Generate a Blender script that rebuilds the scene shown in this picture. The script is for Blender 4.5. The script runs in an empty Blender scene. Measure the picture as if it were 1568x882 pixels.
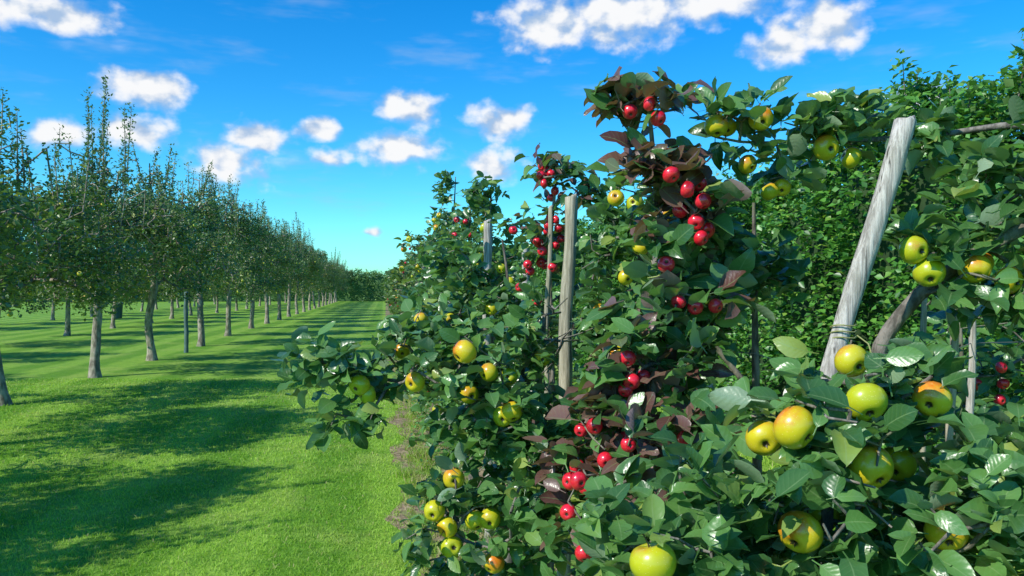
import bpy, math, random
import numpy as np
rng=np.random.default_rng(11); random.seed(11)
scene=bpy.context.scene
# ------------------------------------------------------------------ helpers
SUN_EL=math.radians(40); SUN_H=np.array([-0.80,-0.60]); SUN_H=SUN_H/np.linalg.norm(SUN_H)
SUN=np.array([SUN_H[0]*math.cos(SUN_EL),SUN_H[1]*math.cos(SUN_EL),math.sin(SUN_EL)])
SL=-0.16                      # slope of the planting rows (x per metre of y)
def nrm(a): return a/np.maximum(np.linalg.norm(a,axis=-1,keepdims=True),1e-9)
def new_mesh(name,V,faces,mats,attr=None,smooth=True,midx=None):
    """faces: list of int arrays (n,k)"""
    me=bpy.data.meshes.new(name)
    V=np.asarray(V,dtype=np.float32)
    me.vertices.add(len(V)); me.vertices.foreach_set('co',V.ravel())
    loops=np.concatenate([f.ravel() for f in faces]).astype(np.int32)
    tot=np.concatenate([np.full(len(f),f.shape[1]) for f in faces]).astype(np.int32)
    st=np.concatenate([[0],np.cumsum(tot)[:-1]]).astype(np.int32)
    me.loops.add(len(loops)); me.loops.foreach_set('vertex_index',loops)
    me.polygons.add(len(tot)); me.polygons.foreach_set('loop_start',st)
    try: me.polygons.foreach_set('loop_total',tot)
    except Exception: pass
    if midx is not None: me.polygons.foreach_set('material_index',midx.astype(np.int32))
    me.polygons.foreach_set('use_smooth',np.full(len(tot),smooth,dtype=bool))
    if attr is not None:
        a=me.attributes.new('luv','FLOAT_VECTOR','POINT'); a.data.foreach_set('vector',np.asarray(attr,dtype=np.float32).ravel())
    for m in (mats if isinstance(mats,list) else [mats]): me.materials.append(m)
    me.update(calc_edges=True); me.validate()
    return me
def obj(name,me,parent=None,loc=(0,0,0),rot=0,sc=(1,1,1)):
    o=bpy.data.objects.new(name,me); scene.collection.objects.link(o)
    o.location=loc; o.rotation_euler=(0,0,rot); o.scale=sc
    if parent: o.parent=parent
    return o
# ------------------------------------------------------------------ node helpers
def mat(name):
    m=bpy.data.materials.new(name); m.use_nodes=True; nt=m.node_tree; nt.nodes.clear(); return m,nt
def setin(nt,sock,v):
    if isinstance(v,bpy.types.NodeSocket): nt.links.new(v,sock)
    elif isinstance(v,(tuple,list)) and sock.type=='RGBA' and len(v)==3: sock.default_value=(*v,1)
    else: sock.default_value=v
def M(nt,op,a,b=None,c=None,clamp=False):
    n=nt.nodes.new('ShaderNodeMath'); n.operation=op; n.use_clamp=clamp
    setin(nt,n.inputs[0],a)
    if b is not None: setin(nt,n.inputs[1],b)
    if c is not None: setin(nt,n.inputs[2],c)
    return n.outputs[0]
def VM(nt,op,a,b):
    n=nt.nodes.new('ShaderNodeVectorMath'); n.operation=op; setin(nt,n.inputs[0],a); 
    if b is not None: setin(nt,n.inputs[1],b)
    return n.outputs[1] if op in('LENGTH','DOT_PRODUCT') else n.outputs[0]
def MIX(nt,f,a,b,bt='MIX'):
    n=nt.nodes.new('ShaderNodeMix'); n.data_type='RGBA'; n.blend_type=bt
    setin(nt,n.inputs[0],f); setin(nt,n.inputs[6],a); setin(nt,n.inputs[7],b); return n.outputs[2]
def SS(nt,x,lo,hi,a=0.,b=1.):
    n=nt.nodes.new('ShaderNodeMapRange'); n.interpolation_type='SMOOTHSTEP'
    setin(nt,n.inputs[0],x); n.inputs[1].default_value=lo;n.inputs[2].default_value=hi;n.inputs[3].default_value=a;n.inputs[4].default_value=b
    return n.outputs[0]
def NOISE(nt,vec,scale,detail=4,rough=.55,out=0):
    n=nt.nodes.new('ShaderNodeTexNoise'); 
    if vec is not None: nt.links.new(vec,n.inputs['Vector'])
    n.inputs['Scale'].default_value=scale;n.inputs['Detail'].default_value=detail;n.inputs['Roughness'].default_value=rough
    return n.outputs[out]
def SEP(nt,v):
    n=nt.nodes.new('ShaderNodeSeparateXYZ'); nt.links.new(v,n.inputs[0]); return n.outputs
def COMB(nt,x,y,z):
    n=nt.nodes.new('ShaderNodeCombineXYZ'); setin(nt,n.inputs[0],x);setin(nt,n.inputs[1],y);setin(nt,n.inputs[2],z); return n.outputs[0]
def ATTR(nt):
    n=nt.nodes.new('ShaderNodeAttribute'); n.attribute_name='luv'; return n.outputs['Vector']
def POS(nt): return nt.nodes.new('ShaderNodeNewGeometry').outputs['Position']
def OBJC(nt): return nt.nodes.new('ShaderNodeTexCoord').outputs['Object']
def finish(nt,color,rough=.6,bump=None,bs=.3,bd=.01,transl=0,tcol=None,spec=.5,coat=0,crough=.15):
    p=nt.nodes.new('ShaderNodeBsdfPrincipled'); setin(nt,p.inputs['Base Color'],color); setin(nt,p.inputs['Roughness'],rough)
    p.inputs['Specular IOR Level'].default_value=spec
    p.inputs['Coat Weight'].default_value=coat; p.inputs['Coat Roughness'].default_value=crough
    if bump is not None:
        b=nt.nodes.new('ShaderNodeBump'); b.inputs['Strength'].default_value=bs; b.inputs['Distance'].default_value=bd
        nt.links.new(bump,b.inputs['Height']); nt.links.new(b.outputs[0],p.inputs['Normal'])
    o=nt.nodes.new('ShaderNodeOutputMaterial'); sh=p.outputs[0]
    if transl>0:
        t=nt.nodes.new('ShaderNodeBsdfTranslucent'); setin(nt,t.inputs[0],tcol if tcol is not None else color)
        mx=nt.nodes.new('ShaderNodeMixShader'); mx.inputs[0].default_value=transl
        nt.links.new(sh,mx.inputs[1]); nt.links.new(t.outputs[0],mx.inputs[2]); sh=mx.outputs[0]
    nt.links.new(sh,o.inputs[0])
# ------------------------------------------------------------------ materials
def leaf_mat(name,c0,c1,c2,back,rough=.38,transl=.22,veins=True):
    m,nt=mat(name); x,t,r=SEP(nt,ATTR(nt))
    col=MIX(nt,SS(nt,r,0,.85),c0,c1); col=MIX(nt,SS(nt,r,.90,1.0),col,c2)
    bump=None
    if veins:
        ax=M(nt,'ABSOLUTE',x)
        sv=M(nt,'SINE',M(nt,'MULTIPLY',M(nt,'SUBTRACT',t,M(nt,'MULTIPLY',ax,.26)),40.))
        v=SS(nt,sv,.7,1.0,0,.08); mid=SS(nt,ax,.02,.08,.42,0.)
        vv=M(nt,'MAXIMUM',v,mid); col=MIX(nt,vv,col,(.24,.36,.15))
        bump=M(nt,'ADD',M(nt,'MULTIPLY',sv,.16),NOISE(nt,POS(nt),110,1))
    g=nt.nodes.new('ShaderNodeNewGeometry')
    col2=MIX(nt,g.outputs['Backfacing'],col,back)
    finish(nt,col2,rough,bump,.35,.0015,transl,MIX(nt,1.0,col,(1.7,1.9,.8),'MULTIPLY'),spec=.6)
    return m
LEAF=leaf_mat('leaf_green',(.040,.118,.030),(.115,.255,.060),(.28,.36,.08),(.24,.34,.20),.30,.22)
LEAF_BR=leaf_mat('leaf_bronze',(.11,.045,.038),(.18,.10,.075),(.11,.16,.06),(.28,.20,.18),.32)
LEAF_MID=leaf_mat('leaf_orchard',(.045,.110,.026),(.125,.215,.048),(.33,.35,.07),(.21,.29,.14),.42,.22,False)
LEAF_HEDGE=leaf_mat('leaf_hedge',(.032,.13,.018),(.11,.30,.042),(.24,.39,.06),(.16,.28,.08),.40,.22,False)
LEAF_FAR=leaf_mat('leaf_far_hedge',(.06,.16,.035),(.13,.27,.065),(.20,.34,.09),(.15,.26,.10),.6,.15,False)  # paler greens put distance haze into the far hedge's colour
def bark_mat(name,a,b,sc=40):
    m,nt=mat(name); o=POS(nt); st=VM(nt,'MULTIPLY',o,(1,1,.35)); n=NOISE(nt,st,sc,4,.65); n2=NOISE(nt,o,6,2)
    col=MIX(nt,SS(nt,n,.35,.65),a,b); col=MIX(nt,SS(nt,n2,.5,.7,0,.5),col,(.16,.19,.09))
    finish(nt,col,.85,n,.8,.01); return m
BARK=bark_mat('bark',(.08,.07,.055),(.26,.23,.19)); 
BARK_L=bark_mat('bark_orchard',(.13,.11,.08),(.42,.37,.29),14)
def stake_mat(name,a,b,c):
    m,nt=mat(name); o=OBJC(nt); g=VM(nt,'MULTIPLY',o,(1,1,.05)); n=NOISE(nt,g,110,5,.7); n2=NOISE(nt,VM(nt,'MULTIPLY',o,(1,1,.25)),22,4)
    col=MIX(nt,SS(nt,n,.36,.62),a,b); col=MIX(nt,SS(nt,n2,.50,.70,0,.7),col,c)
    crack=SS(nt,NOISE(nt,VM(nt,'MULTIPLY',o,(1,1,.03)),60,2),.30,.40,1,0); col=MIX(nt,crack,col,(.08,.07,.055))
    finish(nt,col,.85,n,.9,.006,spec=.25); return m
STAKE=stake_mat('weathered_wood',(.28,.255,.22),(.58,.545,.48),(.29,.275,.22))
STAKE_G=stake_mat('pine_wood',(.24,.22,.15),(.50,.45,.33),(.19,.20,.11))
m,nt=mat('grey_paint'); finish(nt,MIX(nt,NOISE(nt,OBJC(nt),12),(.05,.10,.10),(.11,.19,.18)),.6); TEAL=m
m,nt=mat('wire'); finish(nt,MIX(nt,NOISE(nt,OBJC(nt),30),(.12,.12,.12),(.25,.25,.24)),.4); WIRE=m
m,nt=mat('twine'); finish(nt,MIX(nt,NOISE(nt,OBJC(nt),90),(.16,.20,.05),(.42,.40,.16)),.8); TWINE=m
def apple_mat(name,g,y,b,blo,bhi,spk,coat=.3):
    m,nt=mat(name); bl,lat,r=SEP(nt,ATTR(nt)); P=POS(nt)
    col=MIX(nt,r,g,y); n=NOISE(nt,P,28,3); n2=NOISE(nt,P,110,2)
    f=M(nt,'ADD',bl,M(nt,'MULTIPLY',M(nt,'SUBTRACT',n,.5),.9)); f=M(nt,'ADD',f,M(nt,'MULTIPLY',M(nt,'SUBTRACT',n2,.5),.55))
    f=M(nt,'ADD',f,M(nt,'MULTIPLY',M(nt,'SUBTRACT',r,.5),.7))
    col=MIX(nt,SS(nt,f,blo,bhi),col,b)
    v=nt.nodes.new('ShaderNodeTexVoronoi'); nt.links.new(P,v.inputs['Vector']); v.inputs['Scale'].default_value=170
    col=MIX(nt,SS(nt,v.outputs['Distance'],.10,.2,.45,0),col,spk)
    col=MIX(nt,SS(nt,lat,.035,.075,1,0),col,(.05,.035,.015))
    col=MIX(nt,SS(nt,lat,.93,.985,0,.8),col,(.16,.13,.04))
    finish(nt,col,.30,n2,.12,.002,spec=.5,coat=coat,crough=.10); return m
APP_Y=apple_mat('apple_yellow_skin',(.42,.47,.015),(.70,.54,.02),(.64,.15,.015),.38,1.45,(.78,.70,.24))
APP_G=apple_mat('apple_green_skin',(.36,.42,.03),(.65,.58,.06),(.55,.2,.04),.8,1.5,(.6,.6,.2))
APP_R=apple_mat('apple_red_skin',(.70,.010,.03),(.82,.02,.045),(.38,.004,.015),.5,1.5,(.9,.25,.2),.6)
# ------------------------------------------------------------------ leaves
T=np.array([-.32,0.,.13,.34,.58,.80,.93,1.0]); Wt=np.array([.022,.03,.27,.40,.40,.27,.12,.012])
def leaves_full(P,D,N,L,r=None,wide=.78):
    n=len(P); D=nrm(D); N=nrm(N-(N*D).sum(1,keepdims=True)*D); S=np.cross(D,N)
    fold=rng.uniform(.0,.8,(n,1)); curl=rng.uniform(-.15,.5,(n,1)); wav=rng.uniform(0,.09,(n,1)); ph=rng.uniform(0,6.28,(n,1)); wd=wide*rng.uniform(.75,1.25,(n,1))
    side=rng.normal(0,.11,(n,1)); tw=rng.normal(0,.25,(n,1))
    t=T[None,:]; w=Wt[None,:]*wd; tp=np.maximum(t,0)
    V=np.zeros((n,len(T),3,3))
    for j,sg in enumerate((-1,0,1)):
        x=w*sg+side*tp**2
        z=fold*w*abs(sg)+tw*w*sg*tp-curl*tp**2+ (wav*np.sin(t*11+ph+sg)*abs(sg)*(tp>0)) + .10*np.maximum(-t,0)*-1
        V[:,:,j,:]=(D[:,None,:]*(t*(1-.12*curl*tp))[:,:,None]+S[:,None,:]*x[:,:,None]+N[:,None,:]*z[:,:,None])*L[:,None,None]+P[:,None,:]
    R=len(T); base=(np.arange(n)*R*3)[:,None]
    q=[]
    for i in range(R-1):
        for j in (0,1):
            a=i*3+j; q.append([a,a+1,a+4,a+3])
    F=(base[:,:,None]+np.array(q)[None,:,:]).reshape(-1,4)
    A=np.zeros((n,R,3,3)); A[...,0]=np.array([-1,0,1])[None,None,:]; A[...,1]=T[None,:,None]
    A[...,2]=(rng.random(n) if r is None else r)[:,None,None]
    return V.reshape(-1,3),F,A.reshape(-1,3)
def leaves_lite(P,D,N,L,wide=.3,r=None):
    n=len(P); D=nrm(D); N=nrm(N-(N*D).sum(1,keepdims=True)*D); S=np.cross(D,N); L=L[:,None]
    f=rng.uniform(.05,.3,(n,1)); c=rng.uniform(0,.25,(n,1))
    V=np.stack([P,P+(D*.45-S*wide+N*f*.4)*L,P+(D-N*c)*L,P+(D*.45+S*wide+N*f*.4)*L],1)
    b=(np.arange(n)*4)[:,None]
    F=np.concatenate([b+np.array([[0,3,2]]),b+np.array([[0,2,1]])])
    A=np.zeros((n,4,3)); A[:,:,0]=[0,-1,0,1]; A[:,:,1]=[0,.5,1,.5]; A[:,:,2]=(rng.random(n) if r is None else r)[:,None]
    return V.reshape(-1,3),F,A.reshape(-1,3)
# ------------------------------------------------------------------ wood
def segs(A,B,ra,rb,k=5):
    n=len(A); D=nrm(B-A); up=np.where(np.abs(D[:,2:3])>.9,np.array([[1.,0,0]]),np.array([[0,0,1.]])); U=nrm(np.cross(D,up)); W=np.cross(D,U)
    an=np.arange(k)/k*2*math.pi; c=np.cos(an)[None,:,None]; s=np.sin(an)[None,:,None]
    ring=U[:,None,:]*c+W[:,None,:]*s
    V=np.concatenate([A[:,None,:]+ring*ra[:,None,None],B[:,None,:]+ring*rb[:,None,None]],1)
    q=np.array([[i,(i+1)%k,k+(i+1)%k,k+i] for i in range(k)])
    F=((np.arange(n)*2*k)[:,None,None]+q[None]).reshape(-1,4)
    return V.reshape(-1,3),F
def tube(pts,rad,k=10,rough=.0,flare=0):
    pts=np.array(pts,float); n=len(pts); rad=np.array(rad,float)
    tan=nrm(np.gradient(pts,axis=0)); V=[]
    ref=np.array([1.,.13,0]) 
    for i in range(n):
        u=np.cross(tan[i],ref); u/=np.linalg.norm(u); w=np.cross(tan[i],u)
        for j in range(k):
            a=j/k*2*math.pi; rr=rad[i]*(1+rough*(rng.random()-.5))
            V.append(pts[i]+(u*math.cos(a)+w*math.sin(a))*rr)
    F=[[i*k+j,i*k+(j+1)%k,(i+1)*k+(j+1)%k,(i+1)*k+j] for i in range(n-1) for j in range(k)]
    return np.array(V),np.array(F)
def resample(pts,step):
    pts=np.array(pts,float); out=[pts[0]]
    P=np.vstack([2*pts[0]-pts[1],pts,2*pts[-1]-pts[-2]])
    for i in range(1,len(P)-2):
        L=np.linalg.norm(P[i+1]-P[i]); m=max(1,int(L/step))
        for k in range(1,m+1):
            t=k/m; a,b,c,d=P[i-1],P[i],P[i+1],P[i+2]
            out.append(.5*((2*b)+(c-a)*t+(2*a-5*b+4*c-d)*t*t+(3*b-a-3*c+d)*t**3))
    return np.array(out)
def merge(parts):
    V=[];F=[];A=[];o=0
    for p in parts:
        V.append(p[0]); F.append(p[1]+o); o+=len(p[0])
        if len(p)>2: A.append(p[2])
    return np.concatenate(V),np.concatenate(F),(np.concatenate(A) if A else None)
def colonize(stems,targets,step,tipr,jit=.25,sag=0.):
    nodes=[p for s in stems for p in s]; ns=len(nodes); par=[-1]*ns
    SP=np.array(nodes); d0=np.array([np.min(np.linalg.norm(SP-t,axis=1)) for t in targets]); order=np.argsort(d0)
    cap=ns+len(targets)*14+10; X=np.zeros((cap,3)); X[:ns]=SP; n=ns; tidx=np.zeros(len(targets),int)
    for ti in order:
        t=targets[ti]; dd=X[:n]-t; dist=np.linalg.norm(dd,axis=1)+.35*np.maximum(0,X[:n,2]-t[2])
        j=int(np.argmin(dist)); L=np.linalg.norm(t-X[j]); m=min(12,max(1,int(round(L/step)))); a=X[j].copy(); prev=j
        for k in range(1,m+1):
            f=k/m; p=a+(t-a)*f; 
            if k<m: p=p+rng.normal(0,jit*step*.5,3); p[2]+=(-sag)*math.sin(f*math.pi)*L
            if n>=cap: break
            X[n]=p; par.append(prev); prev=n; n+=1
        tidx[ti]=prev
    X=X[:n]; par=np.array(par); cnt=np.zeros(n); cnt[tidx]+=1
    for i in range(n-1,ns-1,-1): cnt[par[i]]+=cnt[i]
    rad=tipr*np.maximum(cnt,1)**.42
    b=np.arange(ns,n); a=par[b]; ra=np.where(a<ns,rad[b],np.minimum(rad[a],rad[b]*1.6))
    return X,(X[a],X[b],ra,rad[b]),tidx,ns,a,b
def blob_pts(blobs,surface=.0):
    out=[]
    for (cx,cy,cz,rx,ry,rz,n) in blobs:
        v=nrm(rng.normal(size=(n,3)))*(rng.random((n,1))**(1/2.6))
        out.append(np.array([cx,cy,cz])+v*np.array([rx,ry,rz]))
    return np.concatenate(out)
def spur_leaves(pts,outd,nmin,nmax,L0,L1,spread=.025,up=.2):
    cnt=rng.integers(nmin,nmax+1,len(pts)); idx=np.repeat(np.arange(len(pts)),cnt); n=len(idx)
    P=pts[idx]+rng.normal(0,spread,(n,3))
    a=rng.uniform(0,6.283,n); D=np.stack([np.cos(a),np.sin(a),rng.normal(up,.5,n)],1)+outd[idx]*.55
    N=np.array([0,0,1.])*.75+SUN*.7+rng.normal(0,.55,(n,3))
    return P,D,N,rng.uniform(L0,L1,n)
# ------------------------------------------------------------------ apples
NL,NT=20,16
def apple_template():
    th=np.concatenate([[0.02,.12,.26],np.linspace(.45,math.pi-.5,10),[math.pi-.3,math.pi-.15,math.pi-.02]])
    V=[];A=[]
    for t in th:
        z=math.cos(t)*.90-.34*math.exp(-(t/.34)**2)+.26*math.exp(-((math.pi-t)/.28)**2)
        r=math.sin(t)**.92*(1.0+.05*math.cos(t))
        for j in range(NL):
            f=j/NL*2*math.pi; k=1+.03*math.cos(5*f)*max(0,-math.cos(t))+.015*math.cos(2*f+1)
            V.append((r*k*math.cos(f),r*k*math.sin(f),z)); A.append(1-t/math.pi)
    n=len(th); F=[[i*NL+j,(i+1)*NL+j,(i+1)*NL+(j+1)%NL,i*NL+(j+1)%NL] for i in range(n-1) for j in range(NL)]
    V=np.array(V);A=np.array(A);F=np.array(F)
    cv=[];ca=[];cf=[];o=len(V)
    for j in range(5):
        f=j/5*6.283
        for (rr,zz,df) in ((.03,-.60,0),(.13,-.72,-.35),(.22,-.82,0),(.13,-.72,.35)):
            cv.append((rr*math.cos(f+df),rr*math.sin(f+df),zz)); ca.append(0.)
        cf.append([o+4*j,o+4*j+1,o+4*j+2,o+4*j+3])
    sv,sf=tube([(0,0,.50),(.02,0,.8),(.10,.02,1.15),(.14,.02,1.3)],[.05,.035,.035,.05],5)
    V2=np.concatenate([V,cv,sv]); F2=np.concatenate([F,cf,sf+len(V)+20]); A2=np.concatenate([A,ca,np.zeros(len(sv))])
    return V2,F2,A2
AV,AF,AA=apple_template()
def apples(lst):
    parts=[]
    for (x,y,z,R) in lst:
        U=nrm(np.array([.0,.85,.42])+rng.normal(0,.38,3)); a=nrm(np.cross(U,[.3,.9,.1])); b=np.cross(U,a)
        s=rng.uniform(.88,1.04); V=(AV[:,0:1]*a+AV[:,1:2]*b+AV[:,2:3]*U*s)
        bd=nrm(SUN*.6+np.array([0,0,.5])+rng.normal(0,.5,3)); bl=(nrm(V)*bd).sum(1)
        r=rng.random(); parts.append((V*R+np.array([x,y,z]),AF,np.stack([bl,AA,np.full(len(V),r)],1)))
    return merge(parts)
CAM_POS=np.array([0,0,1.6])  # camera position; leaves hiding fruit and posts from here are thinned
# posts and limbs kept clear of foliage toward the camera (bottom, top, radius)
CLEAR=[((.84,2.05,1.44),(1.015,2.05,2.08),.034),((.225,3.3,1.25),(.243,3.3,1.99),.035),((-.15,5.0,1.3),(-.155,5.0,2.05),.035),((.16,3.45,1.4),(.165,3.45,1.9),.015),
 ((1.04,2.23,1.44),(1.18,2.2,1.63),.02),((1.34,2.13,1.74),(1.5,2.1,1.82),.01)]
# ------------------------------------------------------------------ near fruit tree
def near_tree(name,stems,stem_r,blobs,app=[],appmat=None,app2=[],app2mat=None,L=(.05,.085),nl=(5,8),bronze=0.,step=.06,tipr=.0022,keep=True,lite=False,leafm=None):
    root=bpy.data.objects.new(name,None); scene.collection.objects.link(root)
    st=[resample(s,.06 if not lite else .12) for s in stems]
    pts=blob_pts(blobs); al=list(app)+list(app2)
    if al:
        ap=np.array([[a[0],a[1],a[2]+a[3]*1.25] for a in al]); tg=np.concatenate([pts,ap])
    else: tg=pts
    X,(A,B,ra,rb),tidx,ns,ea,eb=colonize(st,tg,step,tipr)
    parts=[]
    for s,r in zip(st,stem_r): parts.append(tube(s,np.interp(np.linspace(0,1,len(s)),np.linspace(0,1,len(r)),r),9,.12))
    parts.append(segs(A,B,ra,rb,5 if not lite else 4)); V,F,_=merge(parts)
    obj('branches',new_mesh(name+'_branches',V,[F],BARK),root)
    SP=np.concatenate(st)
    nd=X[ns:]; pick=nd[rng.random(len(nd))<.5]
    allp=np.concatenate([tg,pick])
    j=np.array([np.argmin(np.linalg.norm(SP-p,axis=1)) for p in allp]); od=nrm(allp-SP[j]+1e-5)
    P1,D1,N1,L1=spur_leaves(tg,od[:len(tg)],nl[0],nl[1],*L)
    P2,D2,N2,L2=spur_leaves(pick,od[len(tg):],1,2,L[0]*.8,L[1]*.9,.006)
    P=np.concatenate([P1,P2]);D=np.concatenate([D1,D2]);N=np.concatenate([N1,N2]);LL=np.concatenate([L1,L2])
    C=P+nrm(D)*LL[:,None]*.5; ok=np.ones(len(P),bool)
    for (x,y,z,R) in al:   # thin the leaves between each fruit and the camera
        c=np.array([x,y,z]); v=nrm(CAM_POS-c); w=C-c; t=w@v; dd=np.linalg.norm(w-np.clip(t,0,.5)[:,None]*v,axis=1)
        ok&=~((dd<R*.85+LL*.30)&(t>-.02)&(rng.random(len(P))<.88)); ok&=~(np.linalg.norm(w,axis=1)<R*1.02)
    for (a_,b_,R) in CLEAR:
        for q in np.linspace(0,1,14):
            c=np.array(a_)*(1-q)+np.array(b_)*q; v=nrm(CAM_POS-c); w=C-c; t=w@v; dd=np.linalg.norm(w-np.clip(t,0,.9)[:,None]*v,axis=1)
            ok&=~((dd<R+LL*.25)&(t>-.03))
    P,D,N,LL=P[ok],D[ok],N[ok],LL[ok]
    br=rng.random(len(P))<(bronze*np.where(P[:,2]>1.9,1.3,np.clip(.7+.6*np.sin(P[:,2]*7),0.2,1.4))) if bronze>0 else np.zeros(len(P),bool)
    for sel,mt,nn in ((~br,leafm or LEAF,'foliage'),(br,LEAF_BR,'bronze_foliage')):
        if sel.sum()==0: continue
        v,f,a=(leaves_lite(P[sel],D[sel],N[sel],LL[sel],.33) if lite else leaves_full(P[sel],D[sel],N[sel],LL[sel]))
        obj(nn,new_mesh(name+'_'+nn,v,[f],mt,a),root)
    for lst,mt in ((app,appmat),(app2,app2mat)):
        if lst:
            v,f,a=apples(lst); obj('apples',new_mesh(name+'_apples',v,[f],mt,a),root)
    return root
P1_apples=[(.55,1.55,1.328,.043),(.525,1.66,1.287,.038),(.71,1.6,1.37,.043),(.56,1.55,1.125,.043),(.257,1.45,1.10,.043),(.72,1.6,1.24,.045),
 (.87,1.65,1.37,.038),(.725,1.7,1.444,.036),(.846,1.55,1.125,.04),(.83,1.72,1.22,.04),(.78,1.72,1.10,.04),(.68,1.75,1.10,.038)]
near_tree('espalier_apple_tree',[[(.66,1.72,0),(.65,1.7,.6),(.68,1.72,1.1),(.70,1.72,1.4)],[(.66,1.71,.75),(.45,1.68,.95),(.28,1.62,1.08)],[(.67,1.71,.85),(.9,1.7,1.05),(1.15,1.68,1.18)]],
 [[.028,.022,.016,.008],[.015,.010,.005],[.015,.010,.005]],
 [(.68,1.65,1.33,.20,.20,.13,34),(.54,1.6,1.17,.24,.2,.17,52),(.8,1.62,1.15,.28,.2,.18,58),(.98,1.62,1.15,.2,.22,.15,40),(.33,1.6,1.06,.17,.18,.10,28),
  (.83,1.72,1.38,.13,.13,.09,14),(.6,1.65,.97,.42,.25,.16,66),(.42,1.8,1.02,.20,.2,.16,22),(.65,1.7,.7,.3,.25,.15,20),(1.12,1.7,1.25,.12,.2,.08,10)],
 P1_apples,APP_Y,L=(.045,.088),nl=(5,8))
P2_red=[(x,2.3,z,.025) for x,z in [(.345,2.115),(.392,2.124),(.416,2.083),(.498,1.88),(.543,1.847),(.494,1.828),(.55,1.905),(.567,1.768),(.543,1.743),(.53,1.545),(.58,1.549),(.478,1.56),
 (.332,1.398),(.388,1.338),(.328,1.304),(.205,1.178),(.2375,1.202),(.19,1.078),(.168,1.04),(.213,1.03),(.256,1.027),(.2375,.961),(.234,.806),(.332,1.165),(.265,1.11),(.44,1.668),(.53,1.79),(.30,1.02),(.45,1.92),(.345,1.33)]]
P2_red+=[(x,2.12,z,.024) for x,z in [(.46,1.20),(.305,1.19),(.19,.90),(.245,.98),(.15,1.0),(.175,1.095)]]
P2_red=[(x,y+rng.normal(0,.03),z,r*rng.uniform(.82,1.06)) for x,y,z,r in P2_red]
near_tree('columnar_red_apple_tree',[[(.36,2.45,0),(.40,2.42,.7),(.42,2.42,1.2),(.44,2.42,1.8),(.40,2.36,2.2)]],[[.026,.022,.017,.012,.005]],
 [(.40,2.34,2.15,.15,.12,.04,14),(.42,2.38,2.0,.09,.12,.12,14),(.50,2.4,1.80,.13,.16,.15,26),(.54,2.42,1.6,.14,.18,.14,28),(.44,2.4,1.45,.16,.18,.14,28),(.36,2.4,1.3,.16,.18,.14,28),
  (.30,2.38,1.1,.18,.18,.14,32),(.28,2.38,.9,.18,.18,.14,26),(.46,2.2,1.1,.2,.2,.2,34),(.3,2.38,.65,.2,.2,.2,20)],
 P2_red,APP_R,L=(.055,.10),nl=(5,7),bronze=.52)
yel3=[(.365,2.8,1.917,.03),(.432,2.8,1.897,.032),(.54,2.8,1.855,.03),(.45,2.8,1.74,.03),(.40,2.8,1.637,.028),(.308,2.8,1.515,.03),(.37,2.8,1.368,.032),(.106,2.8,1.354,.03)]
near_tree('espalier_apple_tree',[[(.9,2.85,0),(.88,2.85,.8),(.86,2.82,1.5),(.85,2.8,1.9)],[(.88,2.85,1.2),(.6,2.85,1.55),(.38,2.9,1.8)]],[[.025,.02,.014,.006],[.012,.008,.004]],
 [(.80,2.75,1.66,.19,.22,.15,34),(.70,2.75,1.80,.14,.2,.1,16),(.42,2.95,1.80,.18,.15,.10,20),(.38,2.9,1.6,.2,.2,.2,34),(.55,2.8,1.35,.18,.2,.16,20)],
 yel3,APP_Y,L=(.05,.08))
yel_b=[(-.149,2.5,1.40,.039),(-.498,2.6,1.283,.036),(-.475,2.62,1.25,.033),(-.317,2.6,1.293,.034),(-.342,3.0,1.482,.028),(-.077,2.65,1.319,.032),(0,2.55,1.204,.036),(-.03,2.6,1.18,.034),(-.19,2.6,.978,.036),(-.253,2.6,.872,.036),
 (-.211,2.6,.82,.035),(-.072,2.6,.846,.036),(-.12,2.62,.835,.036),(-.196,2.6,.754,.038),(-.06,2.6,.703,.036),(.14,2.6,1.065,.034),(-.40,2.9,1.37,.03),(-.145,2.7,1.24,.034),(-.01,2.7,1.30,.03)]
near_tree('espalier_apple_tree',[[(.12,3.05,0),(.13,3.0,.6),(.1,2.95,1.1),(.12,2.95,1.5)],[(.12,3.0,1.0),(-.2,2.85,1.22),(-.5,2.72,1.3),(-.72,2.66,1.38)],[(.12,3.,.6),(0,2.8,.75),(-.2,2.65,.85)]],
 [[.03,.024,.018,.008],[.014,.010,.006,.003],[.012,.009,.004]],
 [(-.60,2.68,1.33,.17,.16,.09,20),(-.50,2.6,1.17,.10,.1,.06,6),(-.32,2.75,1.32,.24,.25,.12,30),(-.05,2.75,1.25,.25,.28,.22,56),(.08,2.7,1.0,.22,.28,.22,46),(-.2,2.62,.82,.17,.15,.15,24),
  (.1,2.75,.78,.2,.25,.2,30),(.12,2.85,1.45,.2,.2,.13,24),(-.05,2.7,.6,.22,.2,.10,8),(-.28,2.8,1.46,.1,.1,.06,8)],
 yel_b,APP_Y,L=(.05,.08))
crab=[(.132,2.134),(.169,2.097),(.126,2.091),(.138,2.053),(.178,2.005),(.189,1.896),(.161,1.876),(.204,1.861),(.109,1.804),(.132,1.761),(.146,1.703),(.080,1.675),(.109,1.545),(.032,1.603),
 (.083,1.416),(.218,1.818),(.069,1.703),(.118,1.798),(.155,2.114),(.189,2.028),(.175,1.689),(.155,1.847),(.195,1.789),(.129,1.712),(.166,1.913),(.006,1.855),(.089,1.052)]
crab=[(a,3.5+rng.normal(0,.03),b,.021*rng.uniform(.85,1.1)) for a,b in crab]
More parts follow.
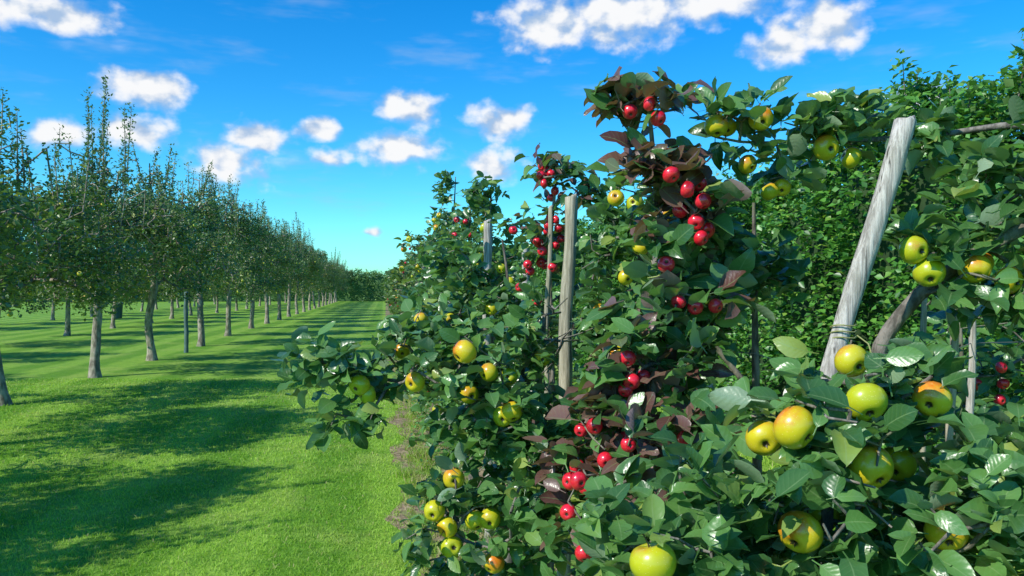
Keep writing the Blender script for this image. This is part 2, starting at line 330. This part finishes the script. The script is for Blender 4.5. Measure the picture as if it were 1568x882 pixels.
near_tree('crab_apple_tree',[[(.16,3.55,0),(.18,3.55,1.0),(.17,3.55,1.7),(.20,3.52,2.15)]],[[.022,.018,.012,.005]],
 [(.22,3.5,2.12,.12,.12,.06,14),(.30,3.5,2.0,.10,.12,.06,8),(.14,3.55,1.75,.12,.14,.2,10),(.32,3.6,1.7,.15,.16,.18,20),(.2,3.55,1.4,.2,.2,.16,24),(.2,3.6,1.1,.25,.2,.2,24),(.2,3.6,.8,.25,.2,.2,20)],
 crab,APP_R,L=(.045,.075),bronze=.15)
near_tree('espalier_apple_tree',[[(-.02,4.1,0),(0,4.1,.9),(-.02,4.1,1.6),(-.05,4.1,1.85)]],[[.028,.02,.012,.005]],
 [(-.28,4.0,1.70,.18,.22,.13,24),(-.05,4.0,1.48,.26,.25,.16,34),(-.35,4.1,1.42,.24,.25,.2,30),(.15,4.0,1.25,.3,.25,.25,34),(-.2,4.1,1.1,.3,.25,.2,26),(-.1,4.1,.75,.3,.25,.2,18)],
 [(-.3,3.85,1.45,.03),(-.42,3.9,1.3,.03),(-.1,3.8,1.5,.03)],APP_Y,L=(.05,.08))
arch=[(.947,2.4,2.023,.039),(.75,2.4,2.11,.037),(.616,2.4,2.088,.036),(1.03,2.42,1.996,.033),(.725,2.45,1.98,.03),(.794,2.45,1.897,.03),(.83,2.45,1.909,.028),(.67,2.48,2.10,.03)]
rt=[(1.06,2.1,1.70,.038),(1.10,2.1,1.64,.04),(1.22,2.1,1.65,.04),(1.31,2.1,1.62,.038),(1.26,2.14,1.665,.033),(1.36,2.05,1.66,.036)]
near_tree('espalier_apple_tree',[[(.98,2.35,0),(.99,2.3,.8),(1.02,2.25,1.35),(1.08,2.22,1.52),(1.2,2.2,1.64),(1.42,2.1,1.79),(1.9,2.0,2.0)],
  [(1.42,2.1,1.79),(1.5,2.25,2.05),(1.25,2.42,2.06),(.95,2.45,2.05),(.7,2.45,2.05),(.58,2.45,2.08)]],[[.034,.03,.026,.022,.02,.017,.01],[.013,.011,.009,.008,.005,.003]],
 [(.66,2.42,2.09,.09,.10,.04,7),(.84,2.42,2.08,.12,.10,.04,9),(1.02,2.42,2.11,.12,.10,.05,11),(1.22,2.4,2.04,.12,.12,.05,9),(1.28,2.2,1.91,.10,.16,.06,9),(1.42,2.15,1.95,.12,.2,.10,14),(1.38,2.1,1.78,.15,.2,.09,16),
  (1.22,2.1,1.60,.18,.15,.06,15),(1.4,2.0,1.56,.16,.15,.12,18),(1.12,2.15,1.72,.06,.1,.05,4),(.85,2.45,1.95,.12,.1,.06,4)],
 arch+rt,APP_Y,L=(.055,.09))
sm=[(1.75+rng.normal(0,.22),3.0+rng.normal(0,.1),rng.uniform(.9,1.4),.022) for _ in range(10)]
near_tree('young_apple_tree',[[(1.8,3.2,0),(1.82,3.2,.8),(1.8,3.2,1.5)]],[[.02,.015,.006]],
 [(1.75,3.15,1.2,.3,.25,.2,36),(1.85,3.2,.9,.35,.25,.25,36),(2.1,3.3,1.35,.3,.25,.2,26),(1.6,3.2,.6,.3,.2,.2,16)],sm,APP_R,L=(.04,.07))
# plants further along the row
ypos=[5.2,6.4,7.7,9.1,10.6,12.2,14,16,18.2,20.6,23.2,26,29,32.5,36,40,45,50,56,62,69,76]
for i,y in enumerate(ypos):
    x=.02+SL*(y-4.4)+rng.normal(0,.04); h=[2.25,2.35,2.6,2.3,2.5][i%5]+rng.uniform(-.1,.15)
    far=y>8.5; k=1 if y<13 else (.6 if y<30 else .35); fs=1 if y<13 else 1.6 if y<30 else 2.8
    w=.42 if y<7 else .55
    bl=[(x+rng.normal(0,.08),y,h-.12,.11,.15,.16,int(14*k)),(x+rng.normal(0,.1),y,h-.45,.28,.35,.2,int(32*k)),(x-.1+rng.normal(0,.1),y,h-.8,w,.45,.25,int(56*k)),
        (x+rng.normal(0,.1),y,h-1.15,w+.05,.5,.25,int(66*k)),(x+rng.normal(0,.1),y,.75,w,.5,.3,int(56*k))]
    ap=[]; red=(i%3==1)
    if y<30:
        for _ in range(26 if red else 18):
            a=rng.uniform(3.3,5.3); hh=rng.uniform(.7,h-.25); rr=rng.uniform(.6,1.0)*w*(1.0 if hh<h-.6 else .5)
            ap.append((x+math.cos(a)*rr,y+math.sin(a)*rr,hh,rng.uniform(.02,.026) if red else rng.uniform(.026,.036)))
    near_tree('espalier_apple_tree',[[(x,y,0),(x+.03,y,h*.4),(x-.02,y,h*.75),(x,y,h)]],[[.03,.024,.014,.004]],bl,ap,APP_R if red else APP_Y,L=(.05*fs,.085*fs),nl=(5,8),lite=far,step=.08 if not far else .16,leafm=LEAF if not far else LEAF_MID)
# ------------------------------------------------------------------ stakes
def stake(name,a,b,r,m,tilt=.02,k=14):
    a=np.array(a,float);b=np.array(b,float); n=34; pts=[a+(b-a)*t for t in np.linspace(0,1,n)]
    rad=[r*(1.06-.1*t+.05*math.sin(t*17+a[0]*9)+.03*math.sin(t*41)+.12*math.exp(-((t-.62)/.012)**2)+.10*math.exp(-((t-.87)/.012)**2)) for t in np.linspace(0,1,n)]
    pts=np.array(pts); pts[:,0]+=.008*np.sin(np.linspace(0,7,n))+.003*np.sin(np.linspace(0,23,n)); V,F=tube(pts,rad,k,.13)
    top=V[-k:].copy(); c=top.mean(0); inner=c+(top-c)*.80+np.array([0,0,.006]); top2=inner.copy(); top2[:,2]+=(top2[:,0]-c[0])*.45+rng.normal(0,.0025,k)
    V=np.concatenate([V,top2,[top2.mean(0)]]); o=len(V)-1-k; ob=o-k
    F4=np.concatenate([F,[[ob+j,ob+(j+1)%k,o+(j+1)%k,o+j] for j in range(k)]]); F3=np.array([[o+j,o+(j+1)%k,o+k] for j in range(k)])
    V=V-a
    return obj(name,new_mesh(name,V,[F4,F3],m),None,tuple(a))
stake('wooden_stake',(.44,2.05,0),(1.01,2.05,2.03),.026,STAKE)
stake('wooden_stake',(.20,3.3,0),(.243,3.3,1.975),.027,STAKE_G)
stake('wooden_stake',(-.15,5.0,0),(-.155,5.0,2.02),.026,STAKE)
stake('wooden_stake',(.10,4.3,0),(.07,4.5,1.85),.02,STAKE)
stake('wooden_stake',(.14,3.45,.0),(.165,3.45,1.95),.011,STAKE_G,k=8)
stake('wooden_stake',(.40,2.5,.0),(.455,2.5,1.93),.014,STAKE_G,k=8)
stake('wooden_stake',(1.32,2.4,0),(1.33,2.4,1.55),.012,STAKE_G,k=8)
stake('wooden_stake',(1.50,2.6,0),(1.50,2.6,1.5),.012,STAKE,k=8)
stake('wooden_stake',(1.50,2.9,0),(1.50,2.9,1.75),.011,STAKE_G,k=8)
for y in (8.2,12.5,17,22,28,35,43): 
    x=.02+SL*(y-4.4); stake('wooden_stake',(x-.12,y,0),(x-.10,y,2.0),.03,STAKE)
tp=[]
for i in range(40):
    a=i/39*6.283*3; tp.append((.852+.031*math.cos(a),2.05+.031*math.sin(a),1.462+.0012*i+.003*math.sin(a*2)))
V,F=tube(tp,[.002]*40,5); V2,F2=tube([(.875,2.02,1.48),(.895,2.0,1.46),(.90,1.99,1.43)],[.002]*3,5)
v,f,_=merge([(V,F),(V2,F2)]); obj('twine_tie',new_mesh('twine_tie',v,[f],TWINE))
for z in (.75,1.38):
    V,F=tube([(.8,2.2,z),(.85,2.8,z-.01),(.24,3.35,z),(-.15,5.0,z),(-.6,8.2,z),(-1.3,12.5,z)],[.0016]*6,5); obj('trellis_wire',new_mesh('trellis_wire',V,[F],WIRE))
for z in (.8,1.42):
    V,F=tube([(.85,2.1,z),(1.32,2.4,z-.01),(1.5,2.6,z),(2.6,2.9,z)],[.0016]*4,5); obj('trellis_wire',new_mesh('trellis_wire',V,[F],WIRE))
# ------------------------------------------------------------------ orchard trees (left)
def orchard_variant(i):
    r=np.random.default_rng(50+i)
    lean=r.normal(0,.18,2); bx,by=r.normal(0,.05,2)
    stem=[(0,0,-.05),(.02,0,.15),(lean[0]*.2+bx,lean[1]*.2+by,.8),(lean[0]*.5-bx,lean[1]*.5-by,1.5),(lean[0],lean[1],2.2),(lean[0]*.8,lean[1],3.2),(lean[0],lean[1],4.0)]
    st=[resample(stem,.2)]
    bl=[(0,0,2.35,1.65,1.65,.5,185),(0,0,2.9,1.2,1.2,.45,110),(0,0,3.4,.6,.6,.45,45),(0,0,1.85,1.45,1.45,.24,55)]
    for k in range(15):
        a=r.uniform(0,6.28); q=r.uniform(.9,1.8); bl.append((math.cos(a)*q,math.sin(a)*q,r.uniform(1.4,3.1),.45,.45,.33,32))
    pts=blob_pts(bl)
    sh=[]
    for k in range(46):
        a=r.uniform(0,6.28); q=r.uniform(0,1)**.7*1.6; x0,y0=math.cos(a)*q,math.sin(a)*q; z0=3.0-.35*q+r.uniform(-.2,.2); Ls=r.uniform(.35,1.1)*(1.3-.3*q)
        tx,ty=r.normal(0,.13,2)
        for t in np.arange(0,Ls,.09): sh.append((x0+tx*t,y0+ty*t,z0+t))
    for k in range(6+i):
        x0,y0=r.normal(0,.30,2); tx,ty=r.normal(0,.12,2); ll=r.uniform(.4,1.0)+(.35 if i==3 else 0)
        for t in np.arange(0,ll,.075): sh.append((x0+tx*t,y0+ty*t,3.6+t))
    if i==3:
        for t in np.arange(0,1.3,.05): sh.append((lean[0]+.03*math.sin(t*4),lean[1],4.0+t))
    sh=np.array(sh); tg=np.concatenate([pts,sh])
    X,(A,B,ra,rb),tidx,ns,ea,eb=colonize(st,tg,.22,.004,.3)
    S=st[0]; rr=np.interp(S[:,2],[-.05,.1,.3,1.5,2.5,4.0],[.14,.11,.088,.074,.052,.012])
    V,F,_=merge([tube(S,rr,12,.18),segs(A,B,ra,rb,4)])
    wood=new_mesh('orchard_wood_%d'%i,V,[F],BARK_L)
    od=nrm(tg*np.array([1,1,.2])-np.array([0,0,.4])); np_=len(pts)
    a1=spur_leaves(pts,od[:np_],10,15,.06,.105,.075,.0); a2=spur_leaves(sh,od[np_:]*.2,5,8,.045,.08,.035,.6)
    P,D,N,L=[np.concatenate([a1[k],a2[k]]) for k in range(4)]
    v,f,a=leaves_lite(P,D,N,L,.3); lm=new_mesh('orchard_leaves_%d'%i,v,[f],LEAF_MID,a)
    al=[]
    for k in range(34):
        p=pts[r.integers(len(pts))]; al.append((p[0]*1.08,p[1]*1.08,p[2]-.08,.036))
    v,f,a=apples(al); am=new_mesh('orchard_apples_%d'%i,v,[f],APP_G,a)
    return wood,lm,am
VAR=[orchard_variant(i) for i in range(4)]
def put_orchard(x,y,v,rot,s,sz,tilt=None):
    e=bpy.data.objects.new('orchard_apple_tree',None); scene.collection.objects.link(e); e.location=(x,y,0)
    tx,ty=tilt if tilt else rng.normal(0,.035,2)
    e.rotation_euler=(tx,ty,rot); e.scale=(s,s,sz)
    for nme,me in zip(('trunk_and_branches','foliage','apples'),VAR[v]): obj(nme,me,e)
row1=[(-5.3,.3),(-5.9,3.8),(-6.4,7.3),(-6.96,10.9),(-7.46,14.25),(-7.96,17.6),(-8.56,21.9),(-9.5,26.6)]
y=31.5
while y<98: row1.append((-9.5+SL*(y-26.6)*1.03,y)); y+=4.3
hs=[1,1,1,.95,1.03,1.08,1.15,1.18]
for i,(x,y) in enumerate(row1):
    put_orchard(x,y,[1,0,2,0,3,1,2,0,1][i%9],rng.uniform(0,6.28),rng.uniform(.92,1.03),(hs[i] if i<len(hs) else rng.uniform(1.0,1.28)),(0,.09) if i==3 else ((.01,-.01) if i==4 else None))
for rx,y0,y1 in ((-12.6,12,90),(-18.5,20,80)):
    y=y0
    while y<y1: put_orchard(rx+SL*(y-11)+rng.normal(0,.2),y,int(rng.integers(3)),rng.uniform(0,6.28),rng.uniform(.85,1.0),rng.uniform(.75,.92)); y+=4.9
stake('painted_stake',(-8.06,19.7,0),(-8.06,19.7,1.5),.05,TEAL)
prof=[(.0,0),(.20,0),(.22,.05),(.26,.72),(.28,.74),(.28,.80),(.25,.82),(.20,.95),(.08,1.0),(0,1.0)]; kk=16
V=[(r*math.cos(j/kk*6.2832),r*math.sin(j/kk*6.2832),z) for r,z in prof for j in range(kk)]
F=np.array([[i*kk+j,i*kk+(j+1)%kk,(i+1)*kk+(j+1)%kk,(i+1)*kk+j] for i in range(len(prof)-1) for j in range(kk)])
obj('litter_bin',new_mesh('litter_bin',V,[F],TEAL),None,(-20.8,42,0))
# ------------------------------------------------------------------ hedges
def hedge(name,p0,p1,H,th,nclus,leaf,shoots=0,htaper=None,lm=None,inner=None):
    p0=np.array(p0,float);p1=np.array(p1,float); L=np.linalg.norm(p1-p0); d=(p1-p0)/L; nrmv=np.array([-d[1],d[0]])
    root=bpy.data.objects.new(name,None); scene.collection.objects.link(root)
    def Hs(s): return H*(1+.04*np.sin(s*1.3+2)+.035*np.sin(s*3.1+1)+.03*np.sin(s*6.7))*(1 if htaper is None else np.interp(s,[0,htaper[0],htaper[0]*2,L],[htaper[1],htaper[1],1,1]))
    def bulge(s,z): return .17*np.sin(s*2.1+z*1.7)+.13*np.sin(s*4.7-z*3.1)+.09*np.sin(s*9.1+z*6.)
    ns_=int(L*2); V=[];
    prof=[(1,0),(1,.2),(1,.4),(1,.6),(1,.8),(.85,.93),(.3,.97),(-.3,.97),(-.85,.93),(-1,.7),(-1,.35),(-1,0)]
    for i in range(ns_+1):
        s=i/ns_*L
        for (a,b) in prof:
            z=b*(Hs(s)-.12); w=a*(th/2-.20)+(bulge(s,z)*.8 if abs(a)>.5 else 0)*(1 if a>0 else -1); q=p0+d*s+nrmv*w; V.append((q[0],q[1],z))
    k=len(prof); F=np.array([[i*k+j,i*k+j+1,(i+1)*k+j+1,(i+1)*k+j] for i in range(ns_) for j in range(k-1)])
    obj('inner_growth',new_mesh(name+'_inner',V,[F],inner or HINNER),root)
    u=rng.random(nclus)**(2.1 if lm is None else 1.); s=u*L; hh=Hs(s); per=rng.random(nclus)*(1*H*2+th); side=np.where(per<H*1.5,1,np.where(per<2*H,-1,0)); 
    z=np.where(side!=0,rng.random(nclus)*hh,hh); lat=np.where(side!=0,side*(th/2+bulge(s,z)-rng.random(nclus)*.20),rng.uniform(-th/2,th/2,nclus))
    z=z-np.where(side==0,rng.random(nclus)*.15,0)
    c=np.stack([p0[0]+d[0]*s+nrmv[0]*lat,p0[1]+d[1]*s+nrmv[1]*lat,z],1)
    out=np.stack([nrmv[0]*side,nrmv[1]*side,(side==0)*1.],1)
    P,D,N,LL=spur_leaves(c,out,7,11,leaf*.7,leaf*1.3,.055 if lm is None else .2,.1)
    su=((P[:,:2]-p0)@d)/L; LL=LL*(np.interp(su,[0,.3,1],[1,1.35,3.0]) if lm is None else 1)
    parts=[leaves_lite(P,D,N,LL,.36)]
    if shoots:
        A=[];B=[];sp=[]
        for _ in range(shoots):
            ss=rng.random()**1.6*min(L,14); q=p0+d*ss+nrmv*rng.uniform(-th/2,th/2); z0=Hs(ss)-.15; l=rng.uniform(.12,.45); dx,dy=rng.normal(0,.12,2)
            A.append((q[0],q[1],z0));B.append((q[0]+dx,q[1]+dy,z0+l))
            for t in np.arange(.1,1.01,.09): sp.append((q[0]+dx*t,q[1]+dy*t,z0+l*t))
        A=np.array(A);B=np.array(B); v,f=segs(A,B,np.full(len(A),.006),np.full(len(A),.003),4); obj('shoots',new_mesh(name+'_shoots',v,[f],BARK),root)
        sp=np.array(sp); parts.append(leaves_lite(*spur_leaves(sp,np.zeros_like(sp),4,8,leaf*.8,leaf*1.2,.035,.3),.36))
    v,f,a=merge(parts); obj('foliage',new_mesh(name+'_foliage',v,[f],lm or LEAF_HEDGE,a),root)
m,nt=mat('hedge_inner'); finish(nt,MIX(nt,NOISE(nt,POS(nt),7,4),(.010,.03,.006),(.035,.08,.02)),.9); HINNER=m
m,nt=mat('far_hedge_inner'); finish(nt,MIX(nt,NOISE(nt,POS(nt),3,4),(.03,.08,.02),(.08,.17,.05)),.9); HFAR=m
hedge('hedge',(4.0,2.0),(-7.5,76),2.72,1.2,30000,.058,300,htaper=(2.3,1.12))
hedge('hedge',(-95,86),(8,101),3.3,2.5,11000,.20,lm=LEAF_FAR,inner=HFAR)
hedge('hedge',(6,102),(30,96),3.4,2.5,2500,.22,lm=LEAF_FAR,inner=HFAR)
# ------------------------------------------------------------------ ground
m,nt=mat('lawn'); P=POS(nt)
lx=M(nt,'ADD',SEP(nt,P)[0],M(nt,'MULTIPLY',SEP(nt,P)[1],.16))
def lawn_col(nt,P,lx,dark=1.):
    st=M(nt,'SINE',M(nt,'ADD',M(nt,'MULTIPLY',lx,5.6),M(nt,'MULTIPLY',NOISE(nt,P,.6,2),1.6)))
    c=MIX(nt,SS(nt,st,-.5,.5),(.17*dark,.36*dark,.025*dark),(.30*dark,.50*dark,.055*dark))
    c=MIX(nt,SS(nt,NOISE(nt,P,1.1,4,.6),.45,.7,0,.6),c,(.42*dark,.53*dark,.11*dark))
    c=MIX(nt,SS(nt,NOISE(nt,P,3.7,3,.6),.5,.75,0,.6),c,(.12*dark,.29*dark,.025*dark))
    return c
c=lawn_col(nt,P,lx,1.0); fine=NOISE(nt,VM(nt,'MULTIPLY',P,(1,.6,1)),70,3,.7); c=MIX(nt,SS(nt,fine,.3,.7,.75,0),c,MIX(nt,1.,c,(.35,.5,.35),'MULTIPLY'))
n3=NOISE(nt,P,9,3,.7); c=MIX(nt,SS(nt,n3,.35,.6,.4,0),c,MIX(nt,1.,c,(.5,.62,.5),'MULTIPLY'))
finish(nt,c,.8,M(nt,'ADD',fine,n3),.6,.03,spec=.2); LAWN=m
G=250; obj('lawn',new_mesh('lawn',[(-G,-60,0),(G,-60,0),(G,500,0),(-G,500,0)],[np.array([[0,1,2,3]])],LAWN))
m,nt=mat('soil'); P=POS(nt); n=NOISE(nt,P,14,5,.7); n2=NOISE(nt,P,2.5,3); c=MIX(nt,SS(nt,n,.35,.65),(.14,.10,.06),(.42,.33,.20)); c=MIX(nt,SS(nt,n2,.48,.62,0,.85),c,(.12,.25,.03))
finish(nt,c,.9,n,.9,.03,spec=.2); SOIL=m
V=[];ys=np.concatenate([np.arange(-1,20,.25),np.arange(20,95,2)])
for y in ys:
    e=-.58+SL*(y-4.4); V.append((e+.08*math.sin(y*3.1)+.05*math.sin(y*7.7),y,.004)); V.append((e+1.33+.1*math.sin(y*2.3),y,.004))
obj('soil_bed',new_mesh('soil_bed',V,[np.array([[2*i,2*i+1,2*i+3,2*i+2] for i in range(len(ys)-1)])],SOIL))
def blade_mat(name,dark,dry=.93):
    m,nt=mat(name); P=POS(nt); lx=M(nt,'ADD',SEP(nt,P)[0],M(nt,'MULTIPLY',SEP(nt,P)[1],.16)); x,t,r=SEP(nt,ATTR(nt))
    c=lawn_col(nt,P,lx,dark); c=MIX(nt,SS(nt,r,.0,1.,0,.45),c,(.38*dark,.54*dark,.09*dark)); c=MIX(nt,SS(nt,r,dry,dry+.04,0,.85),c,(.58,.50,.26))
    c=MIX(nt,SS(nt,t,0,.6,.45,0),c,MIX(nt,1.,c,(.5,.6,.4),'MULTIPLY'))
    finish(nt,c,.5,None,transl=.4,tcol=MIX(nt,1.,c,(1.2,1.15,.8),'MULTIPLY'),spec=.3); return m
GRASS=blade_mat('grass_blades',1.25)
def blades(P,h,w,lean=.45):
    n=len(P); a=rng.uniform(0,6.283,n); S=np.stack([np.cos(a),np.sin(a),0*a],1)*w[:,None]/2
    ln=rng.normal(0,lean,(n,2))*h[:,None]; tip=P+np.stack([ln[:,0],ln[:,1],h],1); mid=P+np.stack([ln[:,0]*.35,ln[:,1]*.35,h*.6],1)
    V=np.stack([P-S,P+S,mid+S*.7,mid-S*.7,tip],1).reshape(-1,3); b=(np.arange(n)*5)[:,None]
    Fq=b+np.array([[0,1,2,3]]); Ft=b+np.array([[3,2,4]])
    A=np.zeros((n,5,3)); A[:,:,1]=[0,0,.6,.6,1]; A[:,:,2]=rng.random(n)[:,None]
    return V,Fq,Ft,A.reshape(-1,3)
def scatter(y0,y1,xl,xr,dens):
    w=max(xr(y0)-xl(y0),xr(y1)-xl(y1)); n=int(dens*(y1-y0)*w); y=rng.uniform(y0,y1,n); u=rng.random(n); X=xl(y)+u*w; ok=X<xr(y); return np.stack([X[ok],y[ok],np.zeros(ok.sum())],1)
edge=lambda y:-.52+SL*(y-4.4)+.08*np.sin(np.asarray(y)*3.1)
Ps=[];hs_=[];ws=[]
for (y0,y1,d,h,w) in ((3.2,5,4200,.022,.0045),(5,7,2800,.022,.0055),(7,10,1400,.023,.008),(10,14,500,.025,.012)):
    p=scatter(y0,y1,lambda y:-.70*np.asarray(y)-.3,edge,d); Ps.append(p); hs_.append(h*rng.uniform(.6,1.25,len(p))); ws.append(w*rng.uniform(.7,1.3,len(p)))
p=scatter(3,12,lambda y:.8+SL*(np.asarray(y)-4.4),lambda y:2.9+SL*(np.asarray(y)-4.4),700); Ps.append(p); hs_.append(.05*rng.uniform(.6,1.6,len(p))); ws.append(.009*rng.uniform(.7,1.3,len(p)))
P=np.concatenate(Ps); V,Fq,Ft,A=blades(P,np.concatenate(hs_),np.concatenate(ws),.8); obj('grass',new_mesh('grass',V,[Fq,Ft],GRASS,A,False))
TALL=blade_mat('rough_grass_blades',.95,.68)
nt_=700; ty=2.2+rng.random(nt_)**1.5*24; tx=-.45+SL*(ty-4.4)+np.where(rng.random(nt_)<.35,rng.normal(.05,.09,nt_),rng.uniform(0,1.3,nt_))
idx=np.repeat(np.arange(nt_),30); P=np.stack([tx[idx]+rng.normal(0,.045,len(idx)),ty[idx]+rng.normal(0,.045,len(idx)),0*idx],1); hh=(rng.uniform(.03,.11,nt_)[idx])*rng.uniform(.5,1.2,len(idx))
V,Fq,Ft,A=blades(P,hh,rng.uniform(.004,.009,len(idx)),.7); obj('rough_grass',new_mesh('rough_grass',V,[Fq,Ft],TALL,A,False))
nw=260; wy=2.6+rng.random(nw)**1.4*9; wx=-.38+SL*(wy-4.4)+rng.uniform(0,1.1,nw); wp=np.stack([wx,wy,rng.uniform(.03,.14,nw)],1)
v,f,a=leaves_lite(*spur_leaves(wp,np.zeros_like(wp),8,14,.03,.06,.05,.5),.35); obj('weeds',new_mesh('weeds',v,[f],LEAF_HEDGE,a))
# ------------------------------------------------------------------ sun, sky, clouds
import mathutils
sd=bpy.data.lights.new('sun','SUN'); sd.energy=5.0; sd.angle=math.radians(.5); sd.color=(1,.96,.88); so=bpy.data.objects.new('sun',sd); scene.collection.objects.link(so)
so.rotation_euler=mathutils.Vector(SUN).to_track_quat('Z','Y').to_euler()
w=bpy.data.worlds.new('World'); scene.world=w; w.use_nodes=True; nt=w.node_tree; nt.nodes.clear()
try: w.cycles.sampling_method='NONE'
except Exception as e: print(e)
sky=nt.nodes.new('ShaderNodeTexSky'); sky.sky_type='NISHITA'; sky.sun_disc=False; sky.sun_elevation=SUN_EL; sky.sun_rotation=math.atan2(SUN[0],SUN[1])%(2*math.pi)
sky.air_density=1.0; sky.dust_density=.3; sky.ozone_density=3.0
hsv=nt.nodes.new('ShaderNodeHueSaturation'); hsv.inputs['Saturation'].default_value=1.45; nt.links.new(sky.outputs[0],hsv.inputs['Color'])
skc=MIX(nt,1.,hsv.outputs[0],(.56,1.38,1.55),'MULTIPLY')
bg=nt.nodes.new('ShaderNodeBackground'); nt.links.new(skc,bg.inputs[0]); bg.inputs[1].default_value=.135
tc=nt.nodes.new('ShaderNodeTexCoord'); X,Yc,Z=SEP(nt,tc.outputs['Generated'])
deg=57.2958; az=M(nt,'MULTIPLY',M(nt,'ARCTAN2',X,Yc),deg); el=M(nt,'MULTIPLY',M(nt,'ARCSINE',Z),deg); V0=COMB(nt,az,el,0.)
wn=NOISE(nt,VM(nt,'MULTIPLY',V0,(.6,.8,1)),.9,1,.5,1); warp=VM(nt,'MULTIPLY',VM(nt,'SUBTRACT',wn,(.5,.5,.5)),(1.6,1.0,0)); VW=VM(nt,'ADD',V0,warp)
CL=[(-30.7,16.6,5.0,1.3),(-24.8,12.8,3.5,1.4),(-29.6,9.4,2.4,1.2),(-25,10.1,2.3,1.6),(-19.8,8.4,2.6,2.1),(-17.9,10.2,2.8,1.2),(-13.7,10.9,2.0,.9),(-7.3,12.6,2.8,1.4),
(-.9,11.9,2.7,1.6),(-8.0,9.8,3.3,1.6),(-1.3,8.8,2.4,1.5),(-12.9,9.0,1.9,.8),(2.6,18.3,4.2,2.4),(8,18.7,5.6,2.5),(14,19.4,5.6,1.9),(18.9,16.1,3.0,1.5),(21.3,17.1,3.2,2.1),(26.8,12.2,2.2,1.1),
(-10,4.1,.9,.5),(2,28,7,2.5),(-22,26,6,2.5),(42,15,7,2.5)]
f=None
for (a,b,ww,hh) in CL:
    q=VM(nt,'MULTIPLY',VM(nt,'SUBTRACT',VW,(a,b,0)),(1/ww,1/hh,0)); e=M(nt,'SUBTRACT',1.,VM(nt,'LENGTH',q,None))
    f=e if f is None else M(nt,'MAXIMUM',f,e)
nv=VM(nt,'MULTIPLY',V0,(1,1.3,1)); n1=NOISE(nt,nv,.50,5,.50); n2=NOISE(nt,VM(nt,'ADD',nv,(.5,-1.0,0)),.50,2,.5)
dens=M(nt,'ADD',f,M(nt,'MULTIPLY',M(nt,'SUBTRACT',n1,.5),1.7)); mask=SS(nt,dens,-.10,.70)
wi=NOISE(nt,VM(nt,'MULTIPLY',V0,(.10,.42,1)),1.,4,.6); wisp=M(nt,'MULTIPLY',SS(nt,wi,.50,.8,0,.4),SS(nt,el,2,7)); mask2=M(nt,'MAXIMUM',mask,wisp)
sh=SS(nt,M(nt,'ADD',M(nt,'SUBTRACT',n1,n2),M(nt,'MULTIPLY',dens,.20)),-.10,.26)  # lit and shaded cloud parts painted into the colour by offset noise
cc=MIX(nt,sh,(.40,.56,.80),(.97,.98,1.0)); bg2=nt.nodes.new('ShaderNodeBackground'); nt.links.new(cc,bg2.inputs[0]); bg2.inputs[1].default_value=.98
mx=nt.nodes.new('ShaderNodeMixShader'); nt.links.new(mask2,mx.inputs[0]); nt.links.new(bg.outputs[0],mx.inputs[1]); nt.links.new(bg2.outputs[0],mx.inputs[2])
wo=nt.nodes.new('ShaderNodeOutputWorld'); nt.links.new(mx.outputs[0],wo.inputs[0])
# ------------------------------------------------------------------ camera
cd=bpy.data.cameras.new('camera'); cd.lens=28; cd.sensor_width=36; cd.clip_start=.05; cd.clip_end=1500
co=bpy.data.objects.new('camera',cd); scene.collection.objects.link(co); co.location=(0,0,1.6); co.rotation_euler=(math.radians(90),0,0); scene.camera=co
scene.view_settings.view_transform='Standard'; scene.view_settings.look='None'; scene.view_settings.exposure=0
